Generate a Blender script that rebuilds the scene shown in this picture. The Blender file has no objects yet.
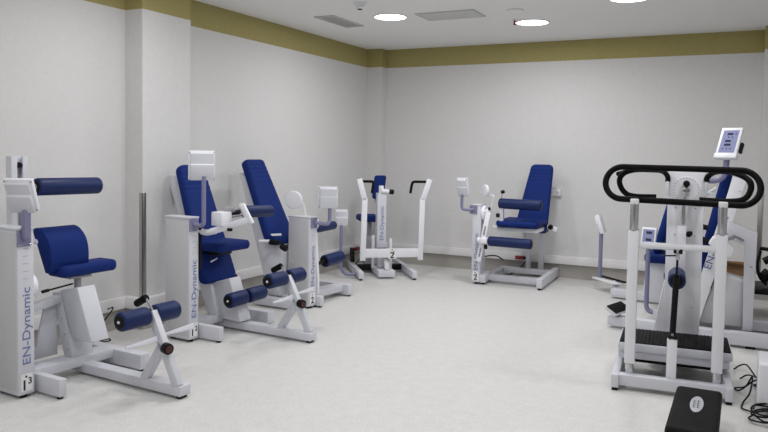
EXPOSURE = -0.06
import bpy, bmesh, math, random
from mathutils import Vector, Matrix
V = Vector
scene = bpy.context.scene
COL = scene.collection
random.seed(4)

# ------------------------------------------------------------------ materials
def mat(name, col, rough=0.5, metal=0.0, spec=0.5, bump=None, emit=None):
    m = bpy.data.materials.new(name); m.use_nodes = True
    nt = m.node_tree; b = nt.nodes['Principled BSDF']
    b.inputs['Base Color'].default_value = (*col, 1)
    b.inputs['Roughness'].default_value = rough
    b.inputs['Metallic'].default_value = metal
    b.inputs['Specular IOR Level'].default_value = spec
    if bump:
        sc, st = bump
        tc = nt.nodes.new('ShaderNodeTexCoord'); n = nt.nodes.new('ShaderNodeTexNoise')
        n.inputs['Scale'].default_value = sc; n.inputs['Detail'].default_value = 3
        bp = nt.nodes.new('ShaderNodeBump'); bp.inputs['Strength'].default_value = st; bp.inputs['Distance'].default_value = 0.002
        nt.links.new(tc.outputs['Object'], n.inputs['Vector']); nt.links.new(n.outputs['Fac'], bp.inputs['Height'])
        nt.links.new(bp.outputs['Normal'], b.inputs['Normal'])
    if emit:
        b.inputs['Emission Color'].default_value = (*emit[0], 1); b.inputs['Emission Strength'].default_value = emit[1]
    return m

def wall_material():
    m = mat('wall_vinyl', (0.7, 0.68, 0.66), 0.75, spec=0.25)
    nt = m.node_tree; N = nt.nodes; L = nt.links; b = N['Principled BSDF']
    tc = N.new('ShaderNodeTexCoord'); sep = N.new('ShaderNodeSeparateXYZ'); L.new(tc.outputs['Object'], sep.inputs[0])
    gt = N.new('ShaderNodeMath'); gt.operation = 'GREATER_THAN'; gt.inputs[1].default_value = BAND_Z; L.new(sep.outputs['Z'], gt.inputs[0])
    # fine woven wallpaper: two stretched noises multiplied into a faint mottling
    def weave(sx, sy, sz):
        mp = N.new('ShaderNodeMapping'); mp.inputs['Scale'].default_value = (sx, sy, sz)
        no = N.new('ShaderNodeTexNoise'); no.inputs['Scale'].default_value = 1; no.inputs['Detail'].default_value = 2
        L.new(tc.outputs['Object'], mp.inputs[0]); L.new(mp.outputs[0], no.inputs['Vector']); return no.outputs['Fac']
    a, c = weave(18, 18, 160), weave(160, 160, 14)
    ad = N.new('ShaderNodeMath'); ad.operation = 'ADD'; L.new(a, ad.inputs[0]); L.new(c, ad.inputs[1])
    def ramp(c0, c1):
        r = N.new('ShaderNodeValToRGB'); r.color_ramp.elements[0].position = 0.3; r.color_ramp.elements[1].position = 0.7
        r.color_ramp.elements[0].color = (*c0, 1); r.color_ramp.elements[1].color = (*c1, 1)
        h = N.new('ShaderNodeMath'); h.operation = 'MULTIPLY'; h.inputs[1].default_value = 0.5
        L.new(ad.outputs[0], h.inputs[0]); L.new(h.outputs[0], r.inputs[0]); return r.outputs[0]
    mx = N.new('ShaderNodeMix'); mx.data_type = 'RGBA'
    L.new(gt.outputs[0], mx.inputs['Factor']); L.new(ramp(*WALL_COL), mx.inputs['A']); L.new(ramp(*BAND_COL), mx.inputs['B'])
    L.new(mx.outputs['Result'], b.inputs['Base Color'])
    bp = N.new('ShaderNodeBump'); bp.inputs['Strength'].default_value = 0.25; bp.inputs['Distance'].default_value = 0.002
    L.new(ad.outputs[0], bp.inputs['Height']); L.new(bp.outputs['Normal'], b.inputs['Normal'])
    return m

def floor_material():
    m = mat('speckled_vinyl', (0.75, 0.73, 0.68), 0.38, spec=0.4)
    nt = m.node_tree; N = nt.nodes; L = nt.links; b = N['Principled BSDF']
    tc = N.new('ShaderNodeTexCoord'); n = N.new('ShaderNodeTexNoise'); n.inputs['Scale'].default_value = 90; n.inputs['Detail'].default_value = 4
    n2 = N.new('ShaderNodeTexNoise'); n2.inputs['Scale'].default_value = 14; n2.inputs['Detail'].default_value = 3
    L.new(tc.outputs['Object'], n.inputs['Vector']); L.new(tc.outputs['Object'], n2.inputs['Vector'])
    ad = N.new('ShaderNodeMath'); ad.operation = 'MULTIPLY_ADD'; ad.inputs[1].default_value = 0.35; L.new(n2.outputs['Fac'], ad.inputs[0]); L.new(n.outputs['Fac'], ad.inputs[2])
    r = N.new('ShaderNodeValToRGB'); e = r.color_ramp.elements
    e[0].position = 0.5; e[1].position = 0.85
    e[0].color = (*FLOOR_COL[0], 1); e[1].color = (*FLOOR_COL[1], 1)
    L.new(ad.outputs[0], r.inputs[0]); L.new(r.outputs[0], b.inputs['Base Color'])
    return m

BAND_Z = 2.625
WALL_COL = ((0.655, 0.65, 0.64), (0.725, 0.72, 0.712))
BAND_COL = ((0.36, 0.315, 0.125), (0.43, 0.375, 0.155))
FLOOR_COL = ((0.615, 0.61, 0.585), (0.745, 0.74, 0.72))
M = dict(
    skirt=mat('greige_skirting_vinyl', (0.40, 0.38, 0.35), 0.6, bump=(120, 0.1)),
    wall=wall_material(), floor=floor_material(),
    ceiling=mat('ceiling_paint', (0.88, 0.875, 0.86), 0.9, spec=0.2, bump=(60, 0.1)),
    trunk=mat('white_trunking', (0.80, 0.79, 0.79), 0.45),
    paint=mat('grey_powder_coat', (0.65, 0.66, 0.71), 0.42, bump=(300, 0.08)),
    white=mat('white_enamel', (0.84, 0.85, 0.89), 0.38),
    side=mat('grey_side_panel', (0.59, 0.59, 0.61), 0.5, bump=(400, 0.1)),
    inner=mat('dark_grey_steel', (0.30, 0.30, 0.32), 0.5),
    lilac=mat('lilac_tube', (0.22, 0.22, 0.35), 0.35),
    blue=mat('blue_upholstery', (0.006, 0.024, 0.155), 0.68, spec=0.16, bump=(220, 0.25)),
    navy=mat('navy_roller_vinyl', (0.009, 0.021, 0.092), 0.45, spec=0.25, bump=(200, 0.15)),
    black=mat('black_plastic', (0.005, 0.005, 0.0055), 0.45, spec=.2),
    rubber=mat('black_rubber', (0.0065, 0.0065, 0.007), 0.6, spec=.12, bump=(250, 0.3)),
    foam=mat('black_foam', (0.003, 0.003, 0.003), 0.55, spec=.12),
    chrome=mat('chrome', (0.62, 0.63, 0.65), 0.22, 1.0),
    steel=mat('brushed_steel', (0.42, 0.41, 0.40), 0.38, 1.0),
    letter=mat('blue_lettering', (0.16, 0.19, 0.40), 0.5),
    ink=mat('black_ink', (0.02, 0.02, 0.025), 0.6),
    paper=mat('white_label', (0.86, 0.86, 0.86), 0.5),
    tick=mat('grey_scale_marks', (0.42, 0.42, 0.47), 0.5),
    red=mat('red_plastic', (0.22, 0.015, 0.015), 0.45),
    darkred=mat('dark_red_plastic', (0.075, 0.014, 0.018), 0.45),
    screen=mat('lilac_screen', (0.24, 0.26, 0.43), 0.2, emit=((0.30, 0.33, 0.55), 0.08)),
    lcd=mat('dark_readout', (0.03, 0.035, 0.07), 0.2),
    card=mat('brown_cardboard', (0.36, 0.20, 0.10), 0.8),
    lamp=mat('lamp_diffuser', (1, 1, 1), 0.5, emit=((1.0, 0.985, 0.98), 9.0)),
    vent=mat('vent_grey', (0.60, 0.60, 0.59), 0.6),
    oval=mat('silver_badge', (0.50, 0.51, 0.55), 0.4),
    socket=mat('socket_white', (0.74, 0.73, 0.70), 0.5),
)

# ------------------------------------------------------------------ mesh builder
class MB:
    def __init__(s): s.bm = bmesh.new()
    def _merge(s, t):
        me = bpy.data.meshes.new('tmp'); t.to_mesh(me); t.free(); s.bm.from_mesh(me); bpy.data.meshes.remove(me); return s
    def hull(s, pts, bev=0.004, seg=2):
        t = bmesh.new()
        for p in pts: t.verts.new(V(p))
        r = bmesh.ops.convex_hull(t, input=t.verts)
        bmesh.ops.dissolve_limit(t, angle_limit=0.01, verts=t.verts, edges=t.edges)
        if bev: bmesh.ops.bevel(t, geom=list(t.edges), offset=bev, segments=seg, affect='EDGES', clamp_overlap=True, profile=0.5)
        return s._merge(t)
    def box(s, x0, x1, y0, y1, z0, z1, bev=0.005, seg=2):
        return s.hull([(x, y, z) for x in (x0, x1) for y in (y0, y1) for z in (z0, z1)], bev, seg)
    def prism(s, poly, vec, bev=0.004, seg=2):
        t = bmesh.new(); vec = V(vec)
        a = [t.verts.new(V(p)) for p in poly]; b = [t.verts.new(V(p) + vec) for p in poly]
        n = len(a); t.faces.new(a[::-1]); t.faces.new(b)
        for i in range(n): t.faces.new((a[i], a[(i+1) % n], b[(i+1) % n], b[i]))
        bmesh.ops.recalc_face_normals(t, faces=t.faces)
        if bev: bmesh.ops.bevel(t, geom=list(t.edges), offset=bev, segments=seg, affect='EDGES', clamp_overlap=True, profile=0.5)
        return s._merge(t)
    def bar(s, p0, p1, w, h, up=(0, 0, 1), bev=0.004):
        p0, p1, up = V(p0), V(p1), V(up); d = (p1 - p0).normalized()
        sd = d.cross(up).normalized(); u = sd.cross(d)
        return s.hull([p + sd*(a*w/2) + u*(b*h/2) for p in (p0, p1) for a in (-1, 1) for b in (-1, 1)], bev)
    def rings(s, rings, closed=False, caps=True):
        t = bmesh.new(); R = [[t.verts.new(p) for p in r] for r in rings]; n = len(R[0]); m = len(R)
        for i in range(m if closed else m-1):
            a, b = R[i], R[(i+1) % m]
            for j in range(n): t.faces.new((a[j], a[(j+1) % n], b[(j+1) % n], b[j]))
        if caps and not closed: t.faces.new(R[0][::-1]); t.faces.new(R[-1])
        bmesh.ops.recalc_face_normals(t, faces=t.faces)
        return s._merge(t)
    def tube(s, path, r, n=14, closed=False):
        P = [V(p) for p in path]; m = len(P); rings = []; prev = None
        for i in range(m):
            if closed: d = (P[(i+1) % m] - P[i-1]).normalized()
            else: d = (P[min(i+1, m-1)] - P[max(i-1, 0)]).normalized()
            if prev is None:
                a = V((0, 0, 1)) if abs(d.z) < 0.9 else V((1, 0, 0)); u = d.cross(a).normalized()
            else:
                u = (prev - d*prev.dot(d)).normalized()
            prev = u; w = d.cross(u)
            rings.append([P[i] + (u*math.cos(2*math.pi*k/n) + w*math.sin(2*math.pi*k/n))*r for k in range(n)])
        return s.rings(rings, closed)
    def cyl(s, p0, p1, r, n=28, rnd=0.006, r1=None):
        p0, p1 = V(p0), V(p1); L = (p1-p0).length; d = (p1-p0)/L; r1 = r if r1 is None else r1
        a = V((0, 0, 1)) if abs(d.z) < 0.9 else V((1, 0, 0)); u = d.cross(a).normalized(); w = d.cross(u)
        rnd = min(rnd, r*0.95, L*0.45); st = []
        for k in range(5):
            t = math.pi/2*k/4; st.append((rnd*(1-math.sin(t)), r-rnd*(1-math.cos(math.pi/2-t))if 0 else r-rnd+rnd*math.sin(t) if 0 else 0))
        st = [(rnd*(1-math.cos(math.pi/2*k/4)), -rnd*(1-math.sin(math.pi/2*k/4))) for k in range(5)]
        prof = [(x, r+o) for x, o in st] + [(L-x, r1+o) for x, o in reversed(st)]
        return s.rings([[p0 + d*x + (u*math.cos(2*math.pi*k/n)+w*math.sin(2*math.pi*k/n))*max(q, 1e-4) for k in range(n)] for x, q in prof])
    def slab(s, O, U, Vd, N, L, hw, t, rw=0.05, rt=0.02, grooves=(), nv=40, gd=0.0035):
        """padded board: runs along Vd from O, half width hw(v), thickness t along N (front at +N)"""
        O, U, Vd, N = V(O), V(U).normalized(), V(Vd).normalized(), V(N).normalized()
        f = hw if callable(hw) else (lambda v: hw)
        def ins(v, r):
            e = min(v, L-v)
            return 0 if e >= r else r - math.sqrt(max(0, r*r-(r-e)**2))
        vs = sorted(set([L*i/nv for i in range(nv+1)] + [rt*(1-math.cos(a*math.pi/12)) for a in range(7)] + [L-rt*(1-math.cos(a*math.pi/12)) for a in range(7)] +
                        [rw*k/6 for k in range(7)] + [L-rw*k/6 for k in range(7)] + [g+q for g in grooves for q in (-0.012, -0.005, 0, 0.005, 0.012)]))
        out = []; last = -1
        for v in vs:
            if v - last < 1e-4: continue
            last = v
            h = f(v) - ins(v, rw); it = ins(v, rt)*0.98
            g = sum(gd*max(0, 1-abs(v-q)/0.012) for q in grooves)
            z0, z1 = it, t - it - g; r = max(1e-4, min(rt, (z1-z0)/2*0.98, h*0.9)); ring = []
            for cx, cz, a0 in ((h-r, z1-r, 0), (-h+r, z1-r, 90), (-h+r, z0+r, 180), (h-r, z0+r, 270)):
                for k in range(5):
                    a = math.radians(a0 + 22.5*k); ring.append(O + Vd*v + U*(cx+r*math.cos(a)) + N*(cz+r*math.sin(a)))
            out.append(ring)
        return s.rings(out)
    def ball(s, c, r, sc=(1, 1, 1), n=16):
        t = bmesh.new(); bmesh.ops.create_uvsphere(t, u_segments=n, v_segments=n//2+2, radius=r)
        for v in t.verts: v.co = V((v.co.x*sc[0], v.co.y*sc[1], v.co.z*sc[2])) + V(c)
        return s._merge(t)
    def obj(s, name, m, parent=None, label=None, angle=35):
        me = bpy.data.meshes.new(name); s.bm.to_mesh(me); s.bm.free()
        me.materials.append(m if not isinstance(m, str) else M[m])
        me.polygons.foreach_set('use_smooth', [True]*len(me.polygons)); me.set_sharp_from_angle(angle=math.radians(angle))
        o = bpy.data.objects.new(name, me); COL.objects.link(o)
        if parent: o.parent = parent
        if label: o['label'] = label
        return o

def fillet(pts, r, seg=8, closed=False):
    P = [V(p) for p in pts]; out = []; n = len(P)
    for i in range(n):
        if not closed and i in (0, n-1): out.append(P[i]); continue
        a, b, c = P[i-1], P[i], P[(i+1) % n]; d1, d2 = (a-b), (c-b)
        k = min(r, d1.length*0.49, d2.length*0.49); p, q = b+d1.normalized()*k, b+d2.normalized()*k
        for j in range(seg+1):
            t = j/seg; out.append(p*(1-t)**2 + b*2*t*(1-t) + q*t*t)
    return out
def spline(pts, seg=8):
    P = [V(p) for p in pts]; P = [P[0]*2-P[1]] + P + [P[-1]*2-P[-2]]; out = []
    for i in range(1, len(P)-2):
        for j in range(seg):
            t = j/seg; a, b, c, d = P[i-1:i+3]
            out.append(0.5*((2*b) + (c-a)*t + (2*a-5*b+4*c-d)*t*t + (3*b-a-3*c+d)*t**3))
    out.append(P[-2]); return out
def tag(o, label, cat, group=None):
    o['label'] = label; o['category'] = cat
    if group: o['group'] = group
    return o
def empty(name, loc, yaw, label, cat, group=None):
    o = bpy.data.objects.new(name, None); COL.objects.link(o); o.empty_display_size = 0.1
    o.location = loc; o.rotation_euler = (0, 0, math.radians(yaw)); return tag(o, label, cat, group)
def structure(o): o['kind'] = 'structure'; return o
def writing(name, s, parent, O, u, v, m, length=None, cap=None, thick=0.0012, space=1.0, label=None, bold=0.0):
    """lettering as thin raised mesh: baseline starts at O, runs along u, letters rise along v"""
    cu = bpy.data.curves.new('t', 'FONT'); cu.body = s; cu.space_character = space; cu.size = 1; cu.extrude = 0.5; cu.offset = bold
    to = bpy.data.objects.new('t', cu); COL.objects.link(to)
    dg = bpy.context.evaluated_depsgraph_get(); me = bpy.data.meshes.new_from_object(to.evaluated_get(dg))
    bpy.data.objects.remove(to); bpy.data.curves.remove(cu)
    u, v = V(u).normalized(), V(v).normalized(); n = u.cross(v)
    xs = [q.co.x for q in me.vertices]; x0, w = min(xs), max(xs)-min(xs)
    sy = cap/0.69; sx = (length/w) if length else sy
    for q in me.vertices: c = q.co.copy(); q.co = V(O) + u*((c.x-x0)*sx) + v*(c.y*sy) + n*((c.z+0.5)*thick)
    me.materials.clear(); me.materials.append(M[m]); me.name = name
    o = bpy.data.objects.new(name, me); COL.objects.link(o); o.parent = parent
    if label: o['label'] = label
    return o
# ------------------------------------------------------------------ room shell
XL, YB, H = -4.60, 8.82, 2.866
XR, YF = 3.2, -4.0
def shell(name, m, *boxes, bev=0):
    b = MB()
    for q in boxes: b.box(*q, bev=bev)
    return structure(b.obj(name, m))
shell('floor', 'floor', (XL-.1, XR+.1, YF-.1, YB+.1, -.1, 0))
shell('ceiling', 'ceiling', (XL-.1, XR+.1, YF-.1, YB+.1, H, H+.1))
shell('wall_left', 'wall', (XL-.1, XL, YF-.1, YB+.1, 0, H))
shell('wall_back', 'wall', (XL, XR, YB, YB+.1, 0, H))
shell('wall_right', 'wall', (XR, XR+.1, YF-.1, YB+.1, 0, H))
shell('wall_front', 'wall', (XL, XR, YF-.1, YF, 0, H))
PX, P0, P1 = -4.41, 4.42, 4.99          # pilaster on the left wall
CX, CY = -4.38, 8.675                     # boxed corner
RX, RY = 0.137, 8.56                      # pilaster at the right of the back wall
shell('trim_1', 'wall', (XL-.02, PX, P0, P1, 0, H))
shell('trim_2', 'wall', (XL-.02, CX, CY, YB+.02, 0, H))
shell('trim_3', 'wall', (RX, RX+.55, RY, YB+.02, 0, H))
# coved vinyl skirting and the white cable trunking above it, following the walls
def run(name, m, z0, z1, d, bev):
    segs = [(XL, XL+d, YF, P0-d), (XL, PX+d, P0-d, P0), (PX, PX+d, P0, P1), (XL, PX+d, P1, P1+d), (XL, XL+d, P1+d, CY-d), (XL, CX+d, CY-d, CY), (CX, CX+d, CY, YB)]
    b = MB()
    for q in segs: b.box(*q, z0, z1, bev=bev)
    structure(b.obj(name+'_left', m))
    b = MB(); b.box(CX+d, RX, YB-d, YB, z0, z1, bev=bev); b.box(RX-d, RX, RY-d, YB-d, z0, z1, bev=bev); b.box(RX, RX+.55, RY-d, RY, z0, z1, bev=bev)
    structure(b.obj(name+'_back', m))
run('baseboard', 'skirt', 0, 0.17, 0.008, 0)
b = MB(); d = 0.055; z0, z1 = .172, .268
for q in [(XL, XL+d, YF, P0-d), (XL, PX+d, P0-d, P0), (PX, PX+d, P0, P1), (XL, PX+d, P1, P1+d), (XL, XL+d, P1+d, CY-d), (XL, CX+d, CY-d, CY), (CX, CX+d, CY, YB)]: b.box(*q, z0, z1, bev=.004)
structure(b.obj('trim_4', 'trunk'))
b = MB(); b.box(CX+d, RX, YB-d, YB, z0, z1, bev=.004); b.box(RX-d, RX, RY-d, YB-d, z0, z1, bev=.004); b.box(RX, RX+.55, RY-d, RY, z0, z1, bev=.004)
structure(b.obj('trim_5', 'trunk'))

# stainless corner guards
b = MB(); b.box(PX-.005, PX+.003, P0-.003, P0+.038, .27, 1.13, bev=.001); b.box(PX-.035, PX+.003, P0-.003, P0, .27, 1.13, bev=.001)
tag(b.obj('corner_guard', 'steel'), 'stainless steel corner guard on the left pilaster near the frontmost machine', 'corner guard')
b = MB(); b.box(RX-.003, RX+.045, RY-.003, RY, .27, 1.14, bev=.001); b.box(RX-.003, RX, RY-.003, RY+.06, .27, 1.14, bev=.001)
tag(b.obj('corner_guard', 'steel'), 'stainless steel corner guard on the far right pilaster behind the handrail', 'corner guard')

# ceiling fittings
def lamp(x, y, label):
    r = empty('ceiling_light', (x, y, H), 0, label, 'ceiling light', 'round recessed ceiling lights')
    b = MB(); n = 40; R = 0.172
    rings = [[V((math.cos(2*math.pi*k/n)*q, math.sin(2*math.pi*k/n)*q, z)) for k in range(n)] for q, z in ((R, 0), (R, -.008), (R-.006, -.012), (R-.014, -.010), (R-.014, 0))]
    b.rings(rings, caps=False); b.obj('trim_ring', 'white', r)
    b = MB(); b.cyl((0, 0, 0), (0, 0, -.009), R-.014, n=40, rnd=.003); b.obj('diffuser', 'lamp', r)
    l = bpy.data.lights.new('downlight', 'AREA'); l.shape = 'DISK'; l.size = 0.30; l.energy = LAMP_W; l.color = (0.985, 0.98, 1.0)
    lo = bpy.data.objects.new('downlight', l); COL.objects.link(lo); lo.location = (x, y, H-.014)
LAMP_W = 15.5
lamp(-3.27, 6.65, 'round white ceiling light above the far left corner, beside the smoke detector')
lamp(-2.03, 7.47, 'round white ceiling light nearest the back wall, beside a red sprinkler bulb')
lamp(-0.95, 6.62, 'round white ceiling light cut by the top edge of the photo')
for x, y in ((-2.1, 4.95), (.25, 4.95), (-3.4, 3.9), (-1.1, 3.0), (-2.6, 1.9), (.9, 1.9), (-3.4, .3), (-.6, .2)):
    l = bpy.data.lights.new('downlight', 'AREA'); l.shape = 'DISK'; l.size = 0.30; l.energy = LAMP_W; l.color = (0.985, 0.98, 1.0)
    lo = bpy.data.objects.new('downlight', l); COL.objects.link(lo); lo.location = (x, y, H-.014)
def vent(x0, x1, y0, y1, along_y, label):
    r = empty('ceiling_vent', ((x0+x1)/2, (y0+y1)/2, H), 0, label, 'vent'); hx, hy = (x1-x0)/2, (y1-y0)/2
    b = MB()
    for q in ((-hx, hx, -hy, -hy+.02), (-hx, hx, hy-.02, hy), (-hx, -hx+.02, -hy+.02, hy-.02), (hx-.02, hx, -hy+.02, hy-.02)): b.box(*q, -.012, 0, bev=.002)
    b.obj('frame', 'vent', r)
    b = MB(); n = int((2*hy if not along_y else 2*hx)/.03)
    for i in range(1, n):
        if along_y: c = -hx+2*hx*i/n; b.bar((c, -hy+.02, -.006), (c, hy-.02, -.006), .028, .003, up=(.15, 0, 1), bev=0)
        else: c = -hy+2*hy*i/n; b.bar((-hx+.02, c, -.006), (hx-.02, c, -.006), .028, .003, up=(0, .15, 1), bev=0)
    b.box(-hx+.01, hx-.01, -hy+.01, hy-.01, -.002, 0, bev=0)
    b.obj('louvre', 'vent', r)
vent(-4.0, -3.77, 6.36, 7.02, True, 'narrow grey air vent in the ceiling left of the smoke detector')
vent(-2.98, -2.37, 6.60, 6.97, False, 'large square-cornered grey air vent between two round ceiling lights')
r = empty('smoke_detector', (-3.24, 5.95, H), 0, 'small white smoke detector on the ceiling beside the left vent', 'smoke detector')
b = MB(); b.cyl((0, 0, 0), (0, 0, -.025), .06, rnd=.004); b.obj('base', 'white', r)
b = MB(); b.cyl((0, 0, -.025), (0, 0, -.055), .045, rnd=.01, r1=.038); b.obj('sensor_head', 'white', r)
b = MB(); b.cyl((0, 0, -.05), (0, 0, -.060), .024, rnd=.003); b.obj('sensor_grille', 'black', r)
r = empty('sprinkler', (-2.16, 7.27, H), 0, 'small ceiling sprinkler with a red bulb beside the farthest round light', 'sprinkler')
b = MB(); b.cyl((0, 0, 0), (0, 0, -.01), .03, rnd=.003); b.obj('escutcheon', 'white', r)
b = MB(); b.cyl((0, 0, -.008), (0, 0, -.05), .012, rnd=.004); b.ball((0, 0, -.05), .017, (1, 1, .4)); b.obj('bulb', 'red', r)
b = MB(); b.cyl((0, 0, 0), (0, 0, -.012), .085, rnd=.004, n=36)
o = b.obj('ceiling_disc', 'ceiling'); o.location = (-2.02, 6.8, H); tag(o, 'flat pale round cap on the ceiling beside the large vent', 'cap')

# wall socket and the red plugs at the trunking
r = empty('wall_socket', (-2.06, YB, 1.035), 0, 'white double wall socket on the back wall right of the blue backrest', 'socket')
b = MB(); b.box(-.075, .075, -.035, 0, -.045, .045, bev=.006); b.obj('box', 'socket', r)
b = MB(); b.box(-.065, -.005, -.040, -.034, -.033, .033, bev=.003); b.box(.005, .065, -.040, -.034, -.033, .033, bev=.003); b.obj('faceplate', 'white', r)
for x in (-.035, .035):
    b = MB(); b.cyl((x, -.037, 0), (x, -.042, 0), .018, rnd=.002); b.obj('outlet', 'vent', r)
def plug(loc, yaw, label):
    r = empty('power_plug', loc, yaw, label, 'plug'); r['label'] = label
    b = MB(); b.box(-.075, .03, -.045, 0, -.022, .022, bev=.006); b.obj('housing', 'red', r)
    b = MB(); b.box(.032, .085, -.04, 0, -.018, .018, bev=.005); b.obj('connector', 'black', r); return r
plug((-2.44, YB-.056, .215), 0, 'red and black plug on the white trunking behind the leg extension machine')
plug((XL+.058, 8.33, .22), 90, 'red and black plug on the trunking in the far left corner')
plug((XL+.058, 5.70, .235), 90, 'red plug on the trunking behind the machine with the upper roller')
def cord(parent, pts, r, label, m='black'):
    yaw = parent.rotation_euler.z; inv = Matrix.Rotation(-yaw, 4, 'Z') @ Matrix.Translation(-parent.location)
    b = MB(); b.tube([inv @ q for q in spline(pts)], r, n=8); return b.obj('power_cord', m, parent, label)
# ------------------------------------------------------------------ machines along the left wall (local +x faces into the room, +y away from the tower)
def tower(root, y0, y1, depth, top, text_z, number, small, plate_y, cap_h=.05, ticks=True):
    b = MB(); b.box(-depth, 0, y0, y1, .022, top-.012, bev=.006); b.box(-depth-.006, .004, y0-.004, y1+.004, top-.016, top, bev=.005)
    t = b.obj('tower', 'paint', root)
    b = MB(); b.box(-depth+.012, -.012, y0-.003, y0+.001, .05, top-.03, bev=.001)
    for x in (-depth+.03, -.03):
        for z in (.08, top*.5, top-.08): b.cyl((x, y0-.002, z), (x, y0-.006, z), .006, n=10, rnd=.001)
    b.obj('side_cover', 'side', t)
    for x in (-depth+.04, -.035):
        b = MB(); b.cyl((x, (y0+y1)/2, 0), (x, (y0+y1)/2, .026), .022, n=14, rnd=.003); b.obj('foot_pad', 'black', t)
    yc = (y0+y1)/2
    writing('lettering', 'EN-Dynamic', t, (.0012, yc+cap_h/2, text_z[0]), (0, 0, 1), (0, -1, 0), 'letter', text_z[1]-text_z[0], cap_h)
    if ticks:
        b = MB()
        for k in range(5):
            z = text_z[1]+.05+.045*k; b.box(0, .0014, yc-.018, yc+.018, z, z+.003, bev=0)
        b.obj('scale_marks', 'tick', t)
    numtag(t, (.001, yc, .095), (0, 1, 0), (0, 0, 1), number, small)
    b = MB(); pz = top-.06
    b.box(0, .008, plate_y-.045, plate_y+.045, pz-.05, pz+.05, bev=.003); mp = b.obj('mounting_plate', 'lilac', t)
    for dy in (-.036, .036):
        for dz in (-.04, .04): b = MB(); b.cyl((.006, plate_y+dy, pz+dz), (.014, plate_y+dy, pz+dz), .007, n=10, rnd=.002); b.obj('bolt', 'chrome', mp)
    return t
def numtag(parent, c, u, v, big, small, w=.074, h=.105):
    c, u, v = V(c), V(u), V(v); n = u.cross(v)
    b = MB(); b.hull([c+u*(a*w/2)+v*(q*h/2)+n*(e*.0012) for a in (-1, 1) for q in (-1, 1) for e in (0, 1)], 0); p = b.obj('number_tag', 'paper', parent)
    writing('numeral', big, p, c-u*(w*.30)-v*(h*.42)+n*.0014, u, v, 'ink', None, h*.56, .0010, bold=.022)
    if small: writing('small_numeral', small, p, c+u*(w*.12)-v*(h*.10)+n*.0014, u, v, 'ink', None, h*.36, .0010, bold=.02)
    b = MB(); q = c+v*(h*.34)-u*(w*.06)+n*.0013; b.hull([q+u*(a*.006)+v*(e*.006)+n*(f*.0006) for a in (-1, 1) for e in (-1, 1) for f in (0, 1)], 0); b.obj('tag_mark', 'ink', p)
def display(root, c, yaw, tilt, w, h, post, pr=.017, screen=False, sq=False):
    """control box: its BACK faces local angle yaw; tilt leans the top towards the back side"""
    a = math.radians(yaw); n = V((math.cos(a), math.sin(a), 0)); u = V((-math.sin(a), math.cos(a), 0)); t = math.radians(tilt)
    up = V((0, 0, 1))*math.cos(t) + n*math.sin(t); n2 = n*math.cos(t) - V((0, 0, 1))*math.sin(t); c = V(c)
    def P(x, y, z): return c + u*x + up*y + n2*z
    b = MB(); b.hull([P(x, y, z) for x in (-w/2, w/2) for y in (-h/2, h/2) for z in (-.03, -.004)], .006)
    bx = b.obj('display_unit', 'white', root)
    b = MB(); k = w/2-.012
    b.prism([P(-k, h/2-.012, 0-.006), P(-k, h/2-.02, .022), P(-k, .012, .010), P(-k, .006, .030), P(-k, -h/2+.0, .018), P(-k, -h/2-.0, -.006)], u*(2*k), .003)
    b.obj('rear_cover', 'paint', bx)
    for x in (-w/2+.007, w/2-.007):
        for y in (-h/2+.012, h/2-.012): b = MB(); b.cyl(P(x, y, -.006), P(x, y, -.001), .005, n=8, rnd=.001); b.obj('screw', 'inner', bx)
    b = MB(); b.hull([P(x, y, z) for x in (-w/2+.02, w/2-.02) for y in (-h/2+.04, h/2-.02) for z in (-.032, -.029)], 0); sc = b.obj('screen', 'screen', bx)
    b = MB()
    for yy in (.05, .0, -.03): b.hull([P(x, yy+y, z) for x in (-w*.15, w*.22) for y in (-.009, .009) for z in (-.0335, -.031)], 0)
    b.obj('readout', 'lcd', sc)
    b = MB(); pts = [V(q) for q in post]
    if sq: b.bar(pts[-1], pts[-2], .04, .04, up=(1, 0, 0)); b.tube(fillet(pts[:2]+[pts[1]+V((0, 0, .03))], .03), .018)
    else: b.tube(fillet(pts, .09, 10), pr)
    b.obj('display_post', 'lilac', root)
def foot(root, x0, x1, y0, y1, z0=.016, z1=.122, pads=(0,)):
    b = MB(); b.box(x0, x1, y0, y1, z0, z1, bev=.006); f = b.obj('foot', 'paint', root)
    for x in ((x1-.03), (x0+.03)):
        b = MB(); b.cyl((x, (y0+y1)/2, 0), (x, (y0+y1)/2, z0+.002), .018, n=14, rnd=.003); b.obj('foot_pad', 'black', f)
    return f
def roller(root, p0, p1, r, cap=True, name='roller_pad'):
    p0, p1 = V(p0), V(p1); d = (p1-p0).normalized()
    b = MB(); b.cyl(p0, p1, r, n=32, rnd=.016); o = b.obj(name, 'navy', root)
    b = MB(); b.cyl(p0-d*.004, p0+d*.01, r*.72, n=20, rnd=.003); b.obj('end_cap', 'black', o)
    b = MB(); b.cyl(p1-d*.01, p1+d*.004, r*.72, n=20, rnd=.003); b.obj('end_cap', 'black', o)
    if cap: b = MB(); b.cyl(p0-d*.010, p0+d*.004, .009, n=12, rnd=.003); b.obj('axle_cap', 'white', o, 'white axle cap')
    return o
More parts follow.
